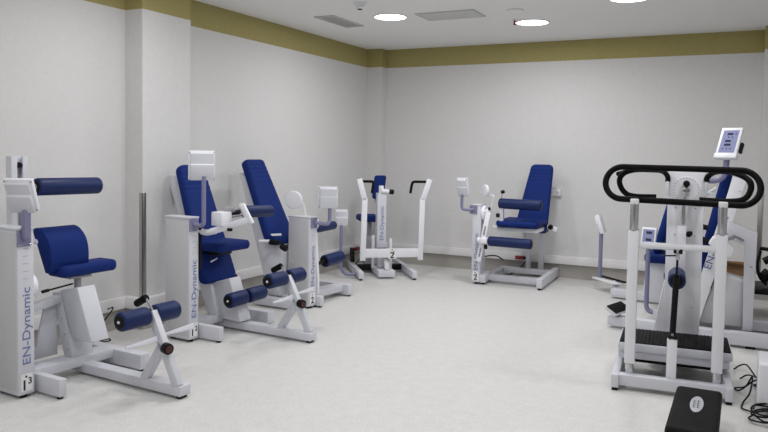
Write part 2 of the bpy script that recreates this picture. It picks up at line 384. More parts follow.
def leg_roller_stand(root, yb=.535, ys=None, dz=0):
    """long floor beam with the A-shaped stand, two foam rollers, foot plates and adjuster"""
    b = MB(); b.box(-.22, .79, yb-.045, yb+.045, .018, .080, bev=.006); b.obj('floor_beam', 'paint', root)
    b = MB(); b.box(.74, .775, yb-.03, yb+.03, 0, .02, bev=.003); b.obj('foot_pad', 'black', root)
    yb = ys or yb
    b = MB(); b.bar((.755, yb, .075), (.530, yb, .50), .045, .055, up=(1, 0, .5)); b.obj('stand_leg', 'paint', root)
    b = MB(); b.bar((.470, yb, .075), (.635, yb, .315), .045, .055, up=(1, 0, -.5)); b.obj('stand_leg', 'paint', root)
    x, z = .525, .488+dz
    b = MB(); b.cyl((x, yb-.21, z), (x, yb+.17, z), .014, n=14); b.obj('axle', 'inner', root)
    roller(root, (x, yb-.24, z), (x, yb-.035, z), .058); roller(root, (x, yb+.018, z), (x, yb+.20, z), .058, cap=False)
    for y0, y1 in ((.25, yb-.03), (yb+.03, .78)):
        zt = lambda y: .365+.07*(y-yb)
        hi, lo = (y1, y0) if y0 < yb else (y1, y0)
        b = MB(); b.prism([(.60, lo, zt(lo)), (.60, hi, zt(hi)), (.615, hi, zt(hi)-.036), (.605, lo, zt(lo)-.014)], (.008, 0, .004), .002); b.obj('foot_plate', 'paint', root)
    b = MB(); b.cyl((.665, yb-.02, .30), (.715, yb-.035, .30), .034, n=24, rnd=.008); k = b.obj('knob', 'black', root)
    b = MB(); b.cyl((.714, yb-.035, .30), (.718, yb-.036, .30), .022, n=20, rnd=.001); b.obj('knob_cap', 'darkred', k, 'dark red knob cap')
    b = MB(); b.cyl((.355, yb+.03, .52), (.45, yb+.03, .572), .024, n=20, rnd=.01); b.obj('lever_grip', 'foam', root)
    b = MB(); b.tube([(.44, yb+.03, .567), (.53, yb+.01, .50)], .008); b.obj('lever_rod', 'inner', root)

def low_frame(root, y_far, xf=.17):
    foot(root, -.25, .20, .108, .158)
    foot(root, -.36, xf, y_far, y_far+.085, z1=.118)
    b = MB(); b.box(-.245, -.10, .10, y_far+.01, .062, .122, bev=.005); b.obj('cross_beam', 'paint', root)

# --- machine with lumbar roll, nearest on the left
R1 = empty('back_extension_machine', (-3.785, 2.83, 0), -4, 'nearest machine on the left with a round blue lumbar cushion above its seat', 'exercise machine')
tower(R1, -.02, .085, .26, 1.02, (.205, .665), '1', '3', .02)
display(R1, (.03, -.015, 1.21), -62, 22, .17, .205, [(.008, .018, .96), (.03, .018, .96), (.03, .018, 1.13)], sq=True)
low_frame(R1, .735)
leg_roller_stand(R1, .535, .512, -.01)
b = MB(); b.prism([(-.22, .44, .12), (-.13, .44, .12), (-.245, .44, .53), (-.34, .44, .53)], (0, .16, 0), .005); b.obj('seat_column', 'paint', R1)
b = MB(); b.prism([(-.13, .438, .25), (.062, .438, .252), (-.079, .438, .592), (-.25, .438, .555)], (0, .135, 0), .005); b.obj('gear_box', 'paint', R1)
for k in range(4): b = MB(); z = .17+.10*k; x = -.165-.115*(z-.12)/.41; b.cyl((x, .441, z), (x, .434, z), .006, n=10, rnd=.002); b.obj('bolt', 'chrome', R1)
b = MB(); b.bar((-.22, .085, .46), (-.27, .45, .50), .05, .05); b.obj('upper_link', 'paint', R1)
b = MB(); b.prism([(-.30, .09, .12), (-.30, .45, .12), (-.30, .45, .47), (-.30, .36, .46), (-.30, .30, .20), (-.30, .09, .20)], (-.02, 0, 0), .003); b.obj('rear_panel', 'paint', R1)
b = MB(); b.cyl((-.17, .51, .56), (-.17, .51, .66), .022); b.obj('seat_post', 'inner', R1)
b = MB(); b.box(-.27, -.13, .43, .59, .64, .655, bev=.003); b.obj('seat_plate', 'inner', R1)
b = MB(); b.slab((-.29, .57, .658), (0, 1, 0), (1, 0, 0), (0, 0, 1), .19, .22, .075, rw=.05, rt=.030); b.obj('seat', 'blue', R1)
b = MB(); b.tube([(-.18, .48, .60), (-.17, .28, .585)], .006, n=8); b.cyl((-.17, .30, .587), (-.17, .25, .583), .011, n=12, rnd=.005); b.obj('seat_lever', 'black', R1)
prof = []
for q in spline([(-.335, .0, .965), (-.29, 0, .975), (-.23, 0, .955), (-.175, 0, .905), (-.15, 0, .84), (-.145, 0, .77), (-.155, 0, .715)], 5): prof.append((q.x, q.z))
prof += [(-.17, .695), (-.205, .69), (-.235, .75), (-.28, .845), (-.325, .93)]
b = MB(); b.prism([(x, .30, z) for x, z in prof], (0, .28, 0), .012, 3); b.obj('lumbar_cushion', 'blue', R1, angle=50)
b = MB(); b.tube([(-.30, .26, .90), (-.28, .38, .86)], .016); b.cyl((-.30, .27, .90), (-.31, .16, .92), .02); b.obj('cushion_bracket', 'white', R1)
b = MB(); b.box(-.36, -.345, .145, .245, .10, 1.435, bev=.003); b.box(-.36, -.30, .14, .15, .10, 1.435, bev=.003); b.box(-.36, -.30, .24, .25, .10, 1.435, bev=.003); b.box(-.315, -.30, .145, .18, .10, 1.435, bev=.003); b.box(-.315, -.30, .215, .245, .10, 1.435, bev=.003)
mst = b.obj('mast', 'paint', R1)
b = MB(); b.cyl((-.33, .197, 1.38), (-.295, .197, 1.38), .018, n=16); b.obj('mast_stop', 'black', mst)
b = MB(); b.cyl((-.33, .197, .12), (-.33, .197, 1.37), .008, n=10); b.obj('guide_rod', 'chrome', mst)
roller(R1, (-.20, .235, 1.245), (-.20, .70, 1.24), .056, cap=False)
b = MB(); b.bar((-.29, .18, 1.24), (-.20, .20, 1.245), .06, .05); b.cyl((-.20, .18, 1.245), (-.20, .25, 1.245), .02); b.obj('roller_bracket', 'inner', R1)
b = MB(); b.cyl((-.09, .085, .655), (-.09, .13, .655), .075, n=32, rnd=.012); b.obj('weight_dial', 'white', R1)

# --- second machine: tall reclined back, padded upper roller
R2 = empty('abdominal_machine', (-3.79, 4.29, 0), -3.5, 'second machine from the left with an upper roller on a white arm', 'exercise machine')
tower(R2, -.01, .088, .26, .975, (.19, .64), '1', '2', .03)
display(R2, (.07, .05, 1.372), -38, 3, .20, .225, [(.008, .03, .915), (.085, .055, .905), (.085, .055, 1.29)])
low_frame(R2, .755, .15)
leg_roller_stand(R2, .525)
sl = V((-.36, 0, 1)).normalized(); nn = V((1, 0, .36)).normalized()
b = MB(); b.slab(V((-.13, .50, .40))-nn*.08, (0, -1, 0), sl, nn, 1.03, lambda v: .20-.055*v/1.02, .08, rw=.06, rt=.028, grooves=(.80, .845, .89, .935)); b.obj('backrest', 'blue', R2)
b = MB(); b.prism([(-.20, .40, .12), (-.09, .40, .12), (-.20, .40, .45), (-.565, .40, 1.27), (-.68, .40, 1.27)], (0, .14, 0), .006); b.obj('back_column', 'paint', R2)
b = MB(); b.prism([(-.17, .44, .095), (.12, .44, .09), (-.002, .44, .44), (-.19, .44, .385)], (0, .135, 0), .006); b.obj('gear_box', 'paint', R2)
b = MB(); b.slab((-.30, .48, .665), (0, 1, 0), (1, 0, 0), (0, 0, 1), .35, .19, .075, rw=.06, rt=.033); b.obj('seat', 'blue', R2)
b = MB(); b.box(-.20, -.08, .38, .56, .625, .668, bev=.005); b.obj('seat_bracket', 'black', R2)
b = MB(); b.tube([(-.10, .40, .60), (-.06, .29, .59)], .006, n=8); b.obj('seat_lever', 'white', R2)
roller(R2, (.10, .315, .282), (.10, .515, .287), .060); roller(R2, (.10, .545, .287), (.10, .75, .292), .060, cap=False)
b = MB(); b.cyl((.10, .33, .285), (.10, .74, .29), .03, n=16); b.bar((.05, .53, .27), (.11, .53, .287), .04, .03); b.obj('axle', 'black', R2)
o = roller(R2, (.21, .37, 1.005), (.21, .71, .99), .049, cap=False)
b = MB(); b.prism([(.185, .345, 1.07), (.225, .345, 1.075), (.325, .345, .925), (.275, .345, .905), (.17, .345, 1.04)], (0, .022, 0), .005); b.obj('roller_bracket', 'white', R2)
b = MB(); b.tube(fillet([(-.03, .11, .87), (.05, .11, .845), (.12, .15, .865)], .04), .024); b.bar((.08, .13, .855), (.285, .33, .945), .022, .050); b.obj('press_arm', 'paint', R2)
b = MB(); b.hull([V((.11, .225, .955))+V((a*.055, q*.06, e*.055)) for a in (-1, 1) for q in (-1, 1) for e in (-1, 1)], .008); b.obj('arm_housing', 'white', R2)
b = MB(); b.tube([(.06, .22, .985), (.20, .34, 1.03)], .012); b.cyl((.10, .26, 1.01), (.17, .31, 1.03), .03); b.obj('arm_damper', 'inner', R2)
b = MB(); b.tube([(.07, .22, .945), (.22, .34, .985)], .012); b.obj('guide_rod', 'inner', R2)
b = MB(); b.cyl((.13, .30, .985), (.20, .34, 1.0), .028); b.obj('arm_joint', 'black', R2)
b = MB(); b.cyl((.19, .23, .86), (.19, .23, .885), .022); b.obj('arm_knob', 'black', R2)
b = MB(); b.cyl((-.03, .088, .87), (-.03, .125, .87), .05); b.bar((-.02, .115, .55), (-.02, .115, .83), .03, .03, up=(1, 0, 0)); b.obj('arm_pivot', 'black', R2)

# --- third machine: leg curl seen from its tower side
R3 = empty('leg_curl_machine', (-3.65, 5.72, 0), -8, 'third machine from the left with a round white disc above its tower', 'exercise machine')
tower(R3, .035, .15, .26, .875, (.21, .60), '2', None, .10, cap_h=.045)
display(R3, (.08, .215, 1.055), -40, 2, .19, .205, [(.008, .10, .82), (.09, .20, .80), (.08, .24, .83), (.08, .24, .98)])
foot(R3, -.06, .055, .15, .20, z1=.11); foot(R3, -.5, -.06, .74, .825)
b = MB(); b.box(-.26, -.13, .14, .80, .05, .118, bev=.005); b.obj('cross_beam', 'paint', R3)
ya = math.radians(8)
def W3(x, y, z): d = V((x+3.65, y-5.72, 0)); return V((d.x*math.cos(ya)-d.y*math.sin(ya), d.x*math.sin(ya)+d.y*math.cos(ya), z))
def D3(x, y, z): return V((x*math.cos(ya)-y*math.sin(ya), x*math.sin(ya)+y*math.cos(ya), z))
b = MB(); b.bar(W3(-4.42, 5.82, .06), W3(-3.88, 5.82, .06), .10, .08); b.bar(W3(-3.98, 5.82, .06), W3(-3.84, 6.16, .06), .09, .07); b.obj('floor_beam', 'paint', R3)
sl = V((-.45, 0, 1)).normalized(); nn = V((1, 0, .45)).normalized(); sd, nd = D3(*sl), D3(*nn)
b = MB(); b.slab(W3(-3.985, 5.825, .655)-nd*.085, D3(0, -1, 0), sd, nd, .83, lambda v: .208-.06*v/.83, .085, rw=.05, rt=.028, grooves=(.625, .67, .715, .76)); b.obj('backrest', 'blue', R3)
b = MB(); b.prism([W3(-4.08, 5.72, .10), W3(-3.95, 5.72, .10), W3(-4.05, 5.72, .55), W3(-4.33, 5.72, 1.22), W3(-4.44, 5.72, 1.27)], D3(0, .20, 0), .006); b.obj('back_column', 'paint', R3)
b = MB(); b.prism([W3(-4.02, 5.715, .14), W3(-3.94, 5.715, .24), W3(-3.925, 5.715, .48), W3(-3.925, 5.715, .60), W3(-3.98, 5.715, .62), W3(-4.15, 5.715, .66)], D3(0, .21, 0), .006); b.obj('seat_support', 'paint', R3)
b = MB(); b.slab(W3(-4.06, 5.85, .60), D3(0, 1, 0), D3(1, 0, 0), (0, 0, 1), .14, .20, .075, rw=.05, rt=.033); b.obj('seat', 'blue', R3)
b = MB(); b.bar(W3(-4.04, 5.63, .69), W3(-3.935, 5.72, .695), .02, .022); b.obj('seat_rail', 'white', R3)
b = MB(); b.hull([W3(x, y, z) for x in (-4.02, -3.92) for y in (5.62, 5.70) for z in (.60, .65)], .015); b.obj('clamp', 'black', R3)
b = MB(); b.hull([W3(x, y, z) for x in (-4.0, -3.925) for y in (5.72, 5.9) for z in (.56, .605)], .012); b.obj('seat_slide', 'black', R3)
b = MB(); b.bar(W3(-4.18, 5.66, .06), W3(-3.72, 5.64, .06), .07, .08); b.obj('floor_beam', 'paint', R3)
b = MB(); b.cyl(W3(-3.86, 5.62, .60), W3(-3.80, 5.60, .58), .03); b.obj('clamp_knob', 'black', R3)
b = MB(); b.cyl(W3(-4.08, 5.56, .64), W3(-3.99, 5.66, .635), .014); b.obj('clamp_handle', 'white', R3)
roller(R3, W3(-3.70, 5.93, .745), W3(-3.70, 6.31, .75), .043, cap=False)
b = MB(); b.bar(W3(-3.70, 5.92, .12), W3(-3.70, 5.95, .74), .04, .04, up=(1, 0, 0)); b.obj('roller_post', 'paint', R3)
b = MB(); b.prism([(-.10, .18, .82), (-.055, .18, .82), (-.01, .18, .25), (-.01, .18, .12), (-.10, .18, .12)], (0, .03, 0), .005); b.obj('lever_arm', 'white', R3)
b = MB(); b.cyl((-.08, .15, .80), (-.08, .20, .80), .07, n=30, rnd=.01); b.obj('pivot_disc', 'white', R3)
roller(R3, (-.10, .385, .405), (-.10, .66, .425), .062)
b = MB(); b.cyl((-.05, .20, .40), (-.10, .42, .41), .016); b.obj('axle', 'black', R3)
a = math.radians(-70); n = V((math.cos(a), math.sin(a), -.05)).normalized()
b = MB(); c = V((-.21, .05, 1.025)); b.cyl(c-n*.018, c+n*.018, .088, n=36, rnd=.012); b.obj('signal_disc', 'white', R3)
b = MB(); b.tube(fillet([c, c+V((.075, .05, -.02)), (-.10, .10, .87)], .03), .008, n=8); b.obj('disc_stem', 'white', R3)
# ------------------------------------------------------------------ leg extension machine at the back wall
R4 = empty('leg_extension_machine', (-2.761, 7.845, 0), -88, 'blue seated leg extension machine against the back wall with two horizontal rollers', 'exercise machine')
tower(R4, -.01, .09, .19, .915, (.165, .585), '2', '1', .0, cap_h=.045, ticks=False)
display(R4, (.05, -.125, 1.105), -12, 14, .14, .215, [(.008, .0, .855), (.05, -.06, .85), (.05, -.125, .86), (.05, -.125, 1.02)])
foot(R4, -.30, .0, .088, .155, z0=.022, z1=.112)
foot(R4, -.91, .04, .745, .81, z0=.022, z1=.125)
b = MB(); b.box(-.90, -.25, .11, .16, .03, .095, bev=.004); b.obj('left_rail', 'paint', R4)
b = MB(); b.box(-.22, -.14, .15, .75, .035, .10, bev=.004); b.obj('cross_beam', 'paint', R4)
b = MB(); b.box(-.86, -.78, .15, .75, .035, .10, bev=.004); b.obj('cross_beam', 'paint', R4)
b = MB(); b.bar((-.82, .455, .095), (-.62, .50, .60), .055, .055, up=(1, 0, 0)); b.prism([(-.70, .40, .60), (-.70, .40, .56), (-.745, .455, .36), (-.72, .53, .56), (-.72, .53, .60)], (.03, 0, 0), .003); b.obj('seat_leg', 'paint', R4)
b = MB(); b.bar((-.82, .61, .095), (-.60, .655, .60), .06, .06, up=(1, 0, 0)); b.obj('seat_leg', 'paint', R4)
b = MB(); b.box(-.62, -.04, .22, .27, .655, .685, bev=.004); b.box(-.62, -.10, .25, .72, .615, .66, bev=.006); b.obj('seat_frame', 'white', R4)
b = MB(); b.slab((-.56, .495, .67), (0, 1, 0), (1, 0, 0), (0, 0, 1), .55, .245, .075, rw=.06, rt=.033); b.obj('seat', 'blue', R4)
sl = V((-.30, 0, 1)).normalized(); nn = V((1, 0, .30)).normalized()
b = MB(); b.slab(V((-.46, .545, .60))-nn*.08, V((0, 1, .0)), sl+V((0, .09, 0)), nn, .82, lambda v: .195-.065*v/.82, .08, rw=.05, rt=.028, grooves=(.61, .65, .69, .73)); b.obj('backrest', 'blue', R4)
b = MB(); b.prism([(-.60, .46, .58), (-.52, .46, .58), (-.66, .52, 1.15), (-.74, .52, 1.15)], (0, .13, 0), .005); b.obj('back_frame', 'paint', R4)
b = MB(); b.box(-.60, -.42, .56, .74, .58, .66, bev=.02); b.obj('hinge_cover', 'navy', R4)
b = MB(); b.bar((-.52, .72, .655), (-.50, .86, .625), .035, .05); h_ = b.obj('side_handle', 'white', R4)
b = MB(); b.cyl((-.49, .785, .66), (-.44, .785, .655), .028); b.obj('handle_knob', 'black', h_)
roller(R4, (-.05, .285, .935), (-.05, .765, .93), .059, cap=False)
b = MB(); b.bar((-.05, .315, .70), (-.05, .315, .94), .05, .05, up=(1, 0, 0)); b.obj('roller_post', 'paint', R4)
b = MB(); b.cyl((-.03, .26, .80), (-.03, .30, .80), .024); b.obj('post_knob', 'black', R4)
roller(R4, (.05, .20, .512), (.05, .69, .505), .056, cap=False)
b = MB(); b.cyl((-.075, .088, .815), (-.075, .13, .815), .088, n=32, rnd=.01); hb = b.obj('pivot_disc', 'white', R4)
b = MB(); b.cyl((-.075, .13, .815), (-.075, .165, .815), .052, n=24, rnd=.008); b.cyl((-.045, .14, .81), (-.015, .15, .80), .05); b.obj('pivot_hub', 'white', hb)
b = MB(); b.cyl((-.03, .165, .87), (-.03, .19, .87), .018); b.cyl((-.02, .16, .80), (-.02, .185, .80), .014); b.obj('hub_knob', 'black', hb)
b = MB(); b.bar((-.01, .175, .83), (.05, .085, .27), .058, .02, up=(1, 0, .1)); la = b.obj('lever_arm', 'white', R4)
for s0, s1 in ((.28, .46), (.72, .90)):
    p0, p1 = V((-.01, .175, .83)), V((.05, .085, .27)); e = V((.011, 0, 0))
    b = MB(); b.bar(p0.lerp(p1, s0)+e, p0.lerp(p1, s1)+e, .020, .006, up=(1, 0, .1), bev=.001); b.obj('slot', 'inner', la, 'dark slot')
b = MB(); b.hull([V((.06, .15, .515))+V((a*.045, q*.045, e*.032)) for a in (-1, 1) for q in (-1, 1) for e in (-1, 1)], .012); b.cyl((.06, .11, .515), (.06, .07, .52), .03); b.obj('roller_clamp', 'white', R4)
b = MB(); b.cyl((.06, .17, .47), (.06, .17, .42), .02); b.obj('clamp_knob', 'black', R4)
a = math.radians(-42); n = V((math.cos(a), math.sin(a), 0))
b = MB(); c = V((-.1, .105, 1.07)); b.cyl(c-n*.018, c+n*.018, .07, n=32, rnd=.012); b.obj('signal_disc', 'white', R4)
b = MB(); b.tube(fillet([c+V((0, .02, -.05)), (-.10, .21, 1.02), (-.10, .17, .84)], .025), .008, n=8); b.obj('disc_stem', 'white', R4)
b = MB(); b.tube([(-.05, .30, .94), (-.16, .29, 1.06)], .003, n=8); b.cyl((-.15, .275, 1.055), (-.17, .31, 1.065), .02); b.obj('adjust_lever', 'black', R4)

cord(R4, [(-2.36, YB-.107, .197), (-2.40, YB-.125, .14), (-2.46, YB-.12, .08), (-2.56, YB-.2, .012), (-2.72, 8.50, .014), (-2.86, 8.36, .016), (-2.93, 8.42, .13), (-2.85, 8.46, .22), (-2.7, 8.50, .25), (-2.60, 8.52, .20)], .008,
     'thin black looped power cord')
# ------------------------------------------------------------------ press machine in the far left corner
R5 = empty('chest_press_machine', (-3.69, 7.53, 0), -52, 'white machine in the far corner with two tall handle arms and number tag 2 1', 'exercise machine')
foot(R5, -1.0, -.0, -.335, -.275, z0=.02, z1=.10); foot(R5, -1.0, .03, .295, .355, z0=.02, z1=.10)
b = MB(); b.box(-.95, -.09, -.085, .115, .02, .095, bev=.005); b.obj('centre_foot', 'paint', R5)
b = MB(); b.box(-.62, -.55, -.28, .30, .025, .10, bev=.01); b.obj('cross_bar', 'black', R5)
b = MB(); b.bar((-.42, -.095, .08), (-.42, -.095, .48), .035, .05, up=(1, 0, 0)); b.bar((-.42, .12, .08), (-.42, .12, .44), .035, .05, up=(1, 0, 0)); b.obj('fork', 'white', R5)
b = MB(); b.box(-.42, -.30, -.07, .04, .34, 1.0, bev=.006); t = b.obj('tower', 'paint', R5)
writing('lettering', 'EN-Dynamic', t, (-.2988, .007, .435), (0, 0, 1), (0, -1, 0), 'letter', .41, .044)
b = MB(); b.box(-.42, -.30, -.05, .05, .10, .28, bev=.004); b.obj('tower_base', 'paint', R5)
b = MB(); b.box(-.41, -.305, -.046, .046, .27, .345, bev=.004); b.obj('tower_gap', 'black', R5)
b = MB()
pts = [(-.20, -.245, .285), (-.20, -.225, .94), (-.20, -.30, 1.175)]
b.bar((-.20, -.262, .205), (-.20, -.245, .95), .065, .045, up=(1, 0, 0)); b.bar((-.20, -.246, .925), (-.20, -.315, 1.175), .065, .045, up=(1, 0, 0)); a1 = b.obj('handle_arm', 'white', R5)
b = MB(); b.tube(fillet([(-.20, -.30, 1.145), (-.20, -.14, 1.145), (-.17, -.165, 1.01)], .035), .016); b.obj('grip', 'foam', a1)
b = MB(); b.bar((-.20, .440, .205), (-.20, .455, .95), .065, .045, up=(1, 0, 0)); b.bar((-.20, .456, .925), (-.20, .54, 1.175), .065, .045, up=(1, 0, 0)); a2 = b.obj('handle_arm', 'white', R5)
b = MB(); b.tube(fillet([(-.20, .52, 1.145), (-.20, .33, 1.145), (-.17, .30, 1.01)], .035), .016); b.obj('grip', 'foam', a2)
b = MB(); b.box(-.222, -.178, -.25, .44, .24, .345, bev=.005); cb = b.obj('cross_piece', 'white', R5)
numtag(cb, (-.177, .095, .288), (0, 1, 0), (0, 0, 1), '2', '1', .095, .125)
b = MB(); b.prism([(-.30, .0, .26), (-.24, .0, .24), (-.13, .0, .10), (-.20, .0, .09), (-.30, .0, .16)], (0, .06, 0), .008); b.obj('lever_arm', 'side', R5)
b = MB(); b.slab((-.88, -.115, .63), (0, 1, 0), (1, 0, 0), (0, 0, 1), .36, .13, .075, rw=.06, rt=.03); b.obj('seat', 'blue', R5)
b = MB(); b.bar((-.70, -.09, .40), (-.70, -.09, .64), .05, .05, up=(1, 0, 0)); b.prism([(-.75, -.17, .10), (-.60, -.17, .10), (-.66, -.17, .45), (-.76, -.17, .38)], (0, .14, 0), .004); b.obj('seat_post', 'inner', R5)
b = MB(); b.slab((-.80, .02, .90), (0, 1, 0), (-.05, .12, 1), (1, 0, .05), .30, .075, .07, rw=.03, rt=.025); b.obj('backrest', 'blue', R5)
b = MB(); b.bar((-.84, .0, .09), (-.83, .03, 1.1), .06, .05, up=(1, 0, 0)); b.obj('back_post', 'paint', R5)
b = MB(); b.cyl((-.30, -.03, 1.03), (-.30, .07, 1.02), .026); b.cyl((-.34, -.02, .99), (-.34, -.02, 1.09), .03); g_ = b.obj('height_handle', 'white', R5)
b = MB(); b.cyl((-.30, .065, 1.02), (-.30, .125, 1.015), .029); b.obj('handle_grip', 'black', g_)
display(R5, (-.20, -.52, .715), -5, 4, .155, .19, [(-.20, -.33, .045), (-.20, -.47, .045), (-.20, -.52, .12), (-.20, -.52, .63)], pr=.019)
b = MB(); b.prism([(-.86, -.31, .10), (-.76, -.31, .10), (-.83, -.31, .27), (-.90, -.31, .27)], (0, .05, 0), .01); b.obj('control_box', 'black', R5)
cord(R5, [(-4.522, 8.425, .22), (-4.49, 8.40, .14), (-4.46, 8.2, .06), (-4.42, 8.05, .02), (-4.30, 7.98, .012), (-4.22, 7.97, .012)], .007, 'thin dark power cord')
# ------------------------------------------------------------------ hip trainer with the black handrail, right foreground
R6 = empty('standing_hip_trainer', (-.684, 4.803, 0), 4.5, 'white standing machine in the right foreground with a black oval handrail, dial and ribbed step', 'exercise machine')
for x in (-.04, .622):
    b = MB(); b.box(x, x+.045, -.06, .95, .018, .102, bev=.005); f_ = b.obj('side_rail', 'paint', R6)
    b = MB(); b.box(x+.004, x+.041, -.056, -.01, 0, .022, bev=.003); b.obj('foot_pad', 'black', f_)
    b = MB(); b.box(x+.004, x+.041, .85, .93, 0, .022, bev=.003); b.obj('foot_pad', 'black', f_)
b = MB(); b.box(.002, .625, -.035, .035, .03, .10, bev=.005); b.obj('front_bar', 'paint', R6)
for x in (.063, .575):
    b = MB(); b.box(x-.032, x+.032, .01, .07, .165, 1.025, bev=.005); u_ = b.obj('upright', 'white', R6)
    b = MB(); b.cyl((x, .04, .095), (x, .04, .17), .026); b.obj('chrome_foot', 'chrome', u_)
    b = MB(); b.cyl((x, .04, 1.02), (x, .04, 1.215), .0265); b.obj('chrome_tube', 'chrome', u_)
    b = MB(); b.cyl((x, .04, 1.018), (x, .04, 1.03), .034, n=20); b.obj('collar', 'inner', u_)
    b = MB(); b.box(x-.026, x+.026, .012, .068, 1.19, 1.225, bev=.006); b.obj('rail_clamp', 'white', u_)
pts = []
for k in range(25):
    a = math.pi/2+math.pi*k/24; pts.append((-.017+.105*math.cos(a), 1.322+.103*math.sin(a)))
for k in range(25):
    a = -math.pi/2+math.pi*k/24; pts.append((.672+.108*math.cos(a), 1.312+.106*math.sin(a)))
b = MB(); b.tube([(x, .04+(z-1.2)*.3, z+.0) for x, z in pts], .0195, n=18, closed=True); b.obj('handrail', 'foam', R6)
b = MB(); b.tube(spline([(.262, .55, 1.32), (.258, .55, 1.36), (.225, .48, 1.395), (.16, .32, 1.405), (.06, .18, 1.405), (-.005, .13, 1.38), (-.028, .12, 1.33), (.0, .12, 1.265), (.06, .12, 1.237), (.20, .13, 1.235)]), .0175); h1 = b.obj('inner_handle', 'foam', R6)
b = MB(); b.tube(spline([(.508, .55, 1.33), (.512, .55, 1.36), (.55, .48, 1.395), (.60, .36, 1.405), (.67, .24, 1.395), (.735, .18, 1.355), (.745, .16, 1.30), (.71, .15, 1.24), (.62, .15, 1.222), (.455, .15, 1.225)]), .0185); b.obj('inner_handle', 'foam', R6)
b = MB(); b.tube([(-.045, .22, 1.375), (.07, .42, 1.415)], .016); b.obj('grip', 'foam', R6)
b = MB(); b.cyl((.10, .04, .93), (.545, .04, .93), .021); b.obj('cross_bar', 'white', R6)
b = MB(); b.box(.284, .344, .012, .068, .095, .345, bev=.005); b.obj('damper_post', 'white', R6)
b = MB(); b.box(.306, .322, .02, .03, .34, .385, bev=.002); b.obj('fork_cheek', 'chrome', R6)
b = MB(); b.box(.306, .322, .05, .06, .34, .385, bev=.002); b.obj('fork_cheek', 'chrome', R6)
b = MB(); b.tube([(.314, .04, .36), (.326, .04, .76)], .019); b.tube([(.326, .04, .76), (.328, .04, .90)], .007, n=10); b.cyl((.29, .03, .36), (.345, .03, .36), .014); b.obj('gas_damper', 'black', R6)
b = MB(); b.cyl((.303, .035, .905), (.318, .035, .905), .016); b.obj('damper_knob', 'black', R6)
b = MB(); b.cyl((.338, .035, .905), (.356, .035, .905), .018); b.obj('damper_knob', 'black', R6)
b = MB(); b.tube([(.24, .04, .87), (.32, .04, .876)], .005, n=8); b.obj('lock_pin', 'black', R6)
b = MB(); b.cyl((.328, .035, .85), (.328, .035, .91), .012); b.obj('damper_clamp', 'chrome', R6)
# step
b = MB(); b.box(-.02, .672, .17, .60, .205, .258, bev=.006); b.box(-.005, .657, .19, .59, .15, .21, bev=.006); st = b.obj('step', 'paint', R6)
b = MB(); b.box(-.012, .664, .178, .592, .256, .262, bev=.001)
for i in range(28): x = -.006+.0237*i; b.box(x, x+.013, .182, .588, .26, .2665, bev=.002)
b.obj('tread', 'rubber', st)
b = MB(); b.box(.03, .62, .24, .56, .118, .153, bev=.005); b.obj('underside', 'black', st)
for x in (-.03, .630):
    b = MB(); b.box(x, x+.025, .40, .50, .095, .16, bev=.004); b.obj('step_support', 'paint', R6)
# centre column
b = MB(); b.box(.27, .505, .62, .84, .04, 1.19, bev=.006); col = b.obj('column', 'white', R6)
b = MB(); b.box(.312, .462, .612, .624, .20, 1.19, bev=.004); b.obj('column_panel', 'white', col)
for x in (.322, .452):
    for z in (.45, .95, 1.14): b = MB(); b.cyl((x, .613, z), (x, .608, z), .006, n=10, rnd=.001); b.obj('screw', 'chrome', col)
b = MB(); b.prism([(.27, .64, .06), (.27, .64, .62), (.25, .64, .52), (.17, .64, .06)], (0, .1, 0), .004); b.obj('column_gusset', 'white', R6)
b = MB(); b.box(.10, .66, .80, .90, .03, .10, bev=.005); b.obj('column_foot', 'paint', R6)
b = MB(); b.box(.275, .505, .56, .86, 1.185, 1.40, bev=.008); hd = b.obj('dial_housing', 'white', R6)
for x in (.256, .504):
    b = MB(); b.box(x, x+.02, .52, .58, 1.24, 1.325, bev=.004); b.obj('handle_bracket', 'white', R6)
dc = V((.370, .56, 1.27))
b = MB(); b.cyl(dc+V((0, .004, 0)), dc+V((0, -.006, 0)), .092, n=48, rnd=.003); dl = b.obj('dial', 'white', R6)
b = MB()
for k in range(24):
    a = 2*math.pi*k/24; q = dc+V((math.cos(a)*.08, -.007, math.sin(a)*.08)); b.ball(q, .0035, (1, .4, 1), n=8)
b.obj('dial_marks', 'inner', dl)
b = MB(); b.cyl(dc+V((0, -.006, .042)), dc+V((0, -.05, .042)), .022, n=24); b.obj('dial_knob', 'black', dl)
b = MB(); b.cyl(dc+V((0, -.006, -.005)), dc+V((0, -.04, -.005)), .026, n=24, rnd=.008); b.obj('hub', 'chrome', dl)
b = MB(); b.box(.365, .42, .545, .553, 1.02, 1.26, bev=.002); b.box(.375, .41, .545, .552, 1.06, 1.07, bev=0); lv = b.obj('lever', 'paint', R6)
b = MB(); b.box(.382, .402, .541, .546, 1.03, 1.22, bev=.001); b.obj('slot', 'steel', lv)
b = MB(); b.box(.36, .415, .53, .60, .60, 1.02, bev=.005); b.obj('lever_sleeve', 'white', R6)
b = MB(); b.cyl((.43, .53, .965), (.43, .57, .965), .02); b.box(.425, .455, .54, .565, .955, .985, bev=.004); b.obj('lever_pin', 'black', R6)
roller(R6, (.365, .25, .68), (.365, .535, .68), .056, cap=False)
for o in R6.children:
    if o.name.split('.')[0] in ('column', 'column_gusset', 'column_foot', 'dial_housing', 'handle_bracket', 'lever', 'lever_sleeve', 'lever_pin', 'roller_pad'): o.location.x -= .018 if 'column' in o.name or 'h' in o.name else .035
    if o.name.split('.')[0] in ('inner_handle', 'grip'): o.location.x -= .012

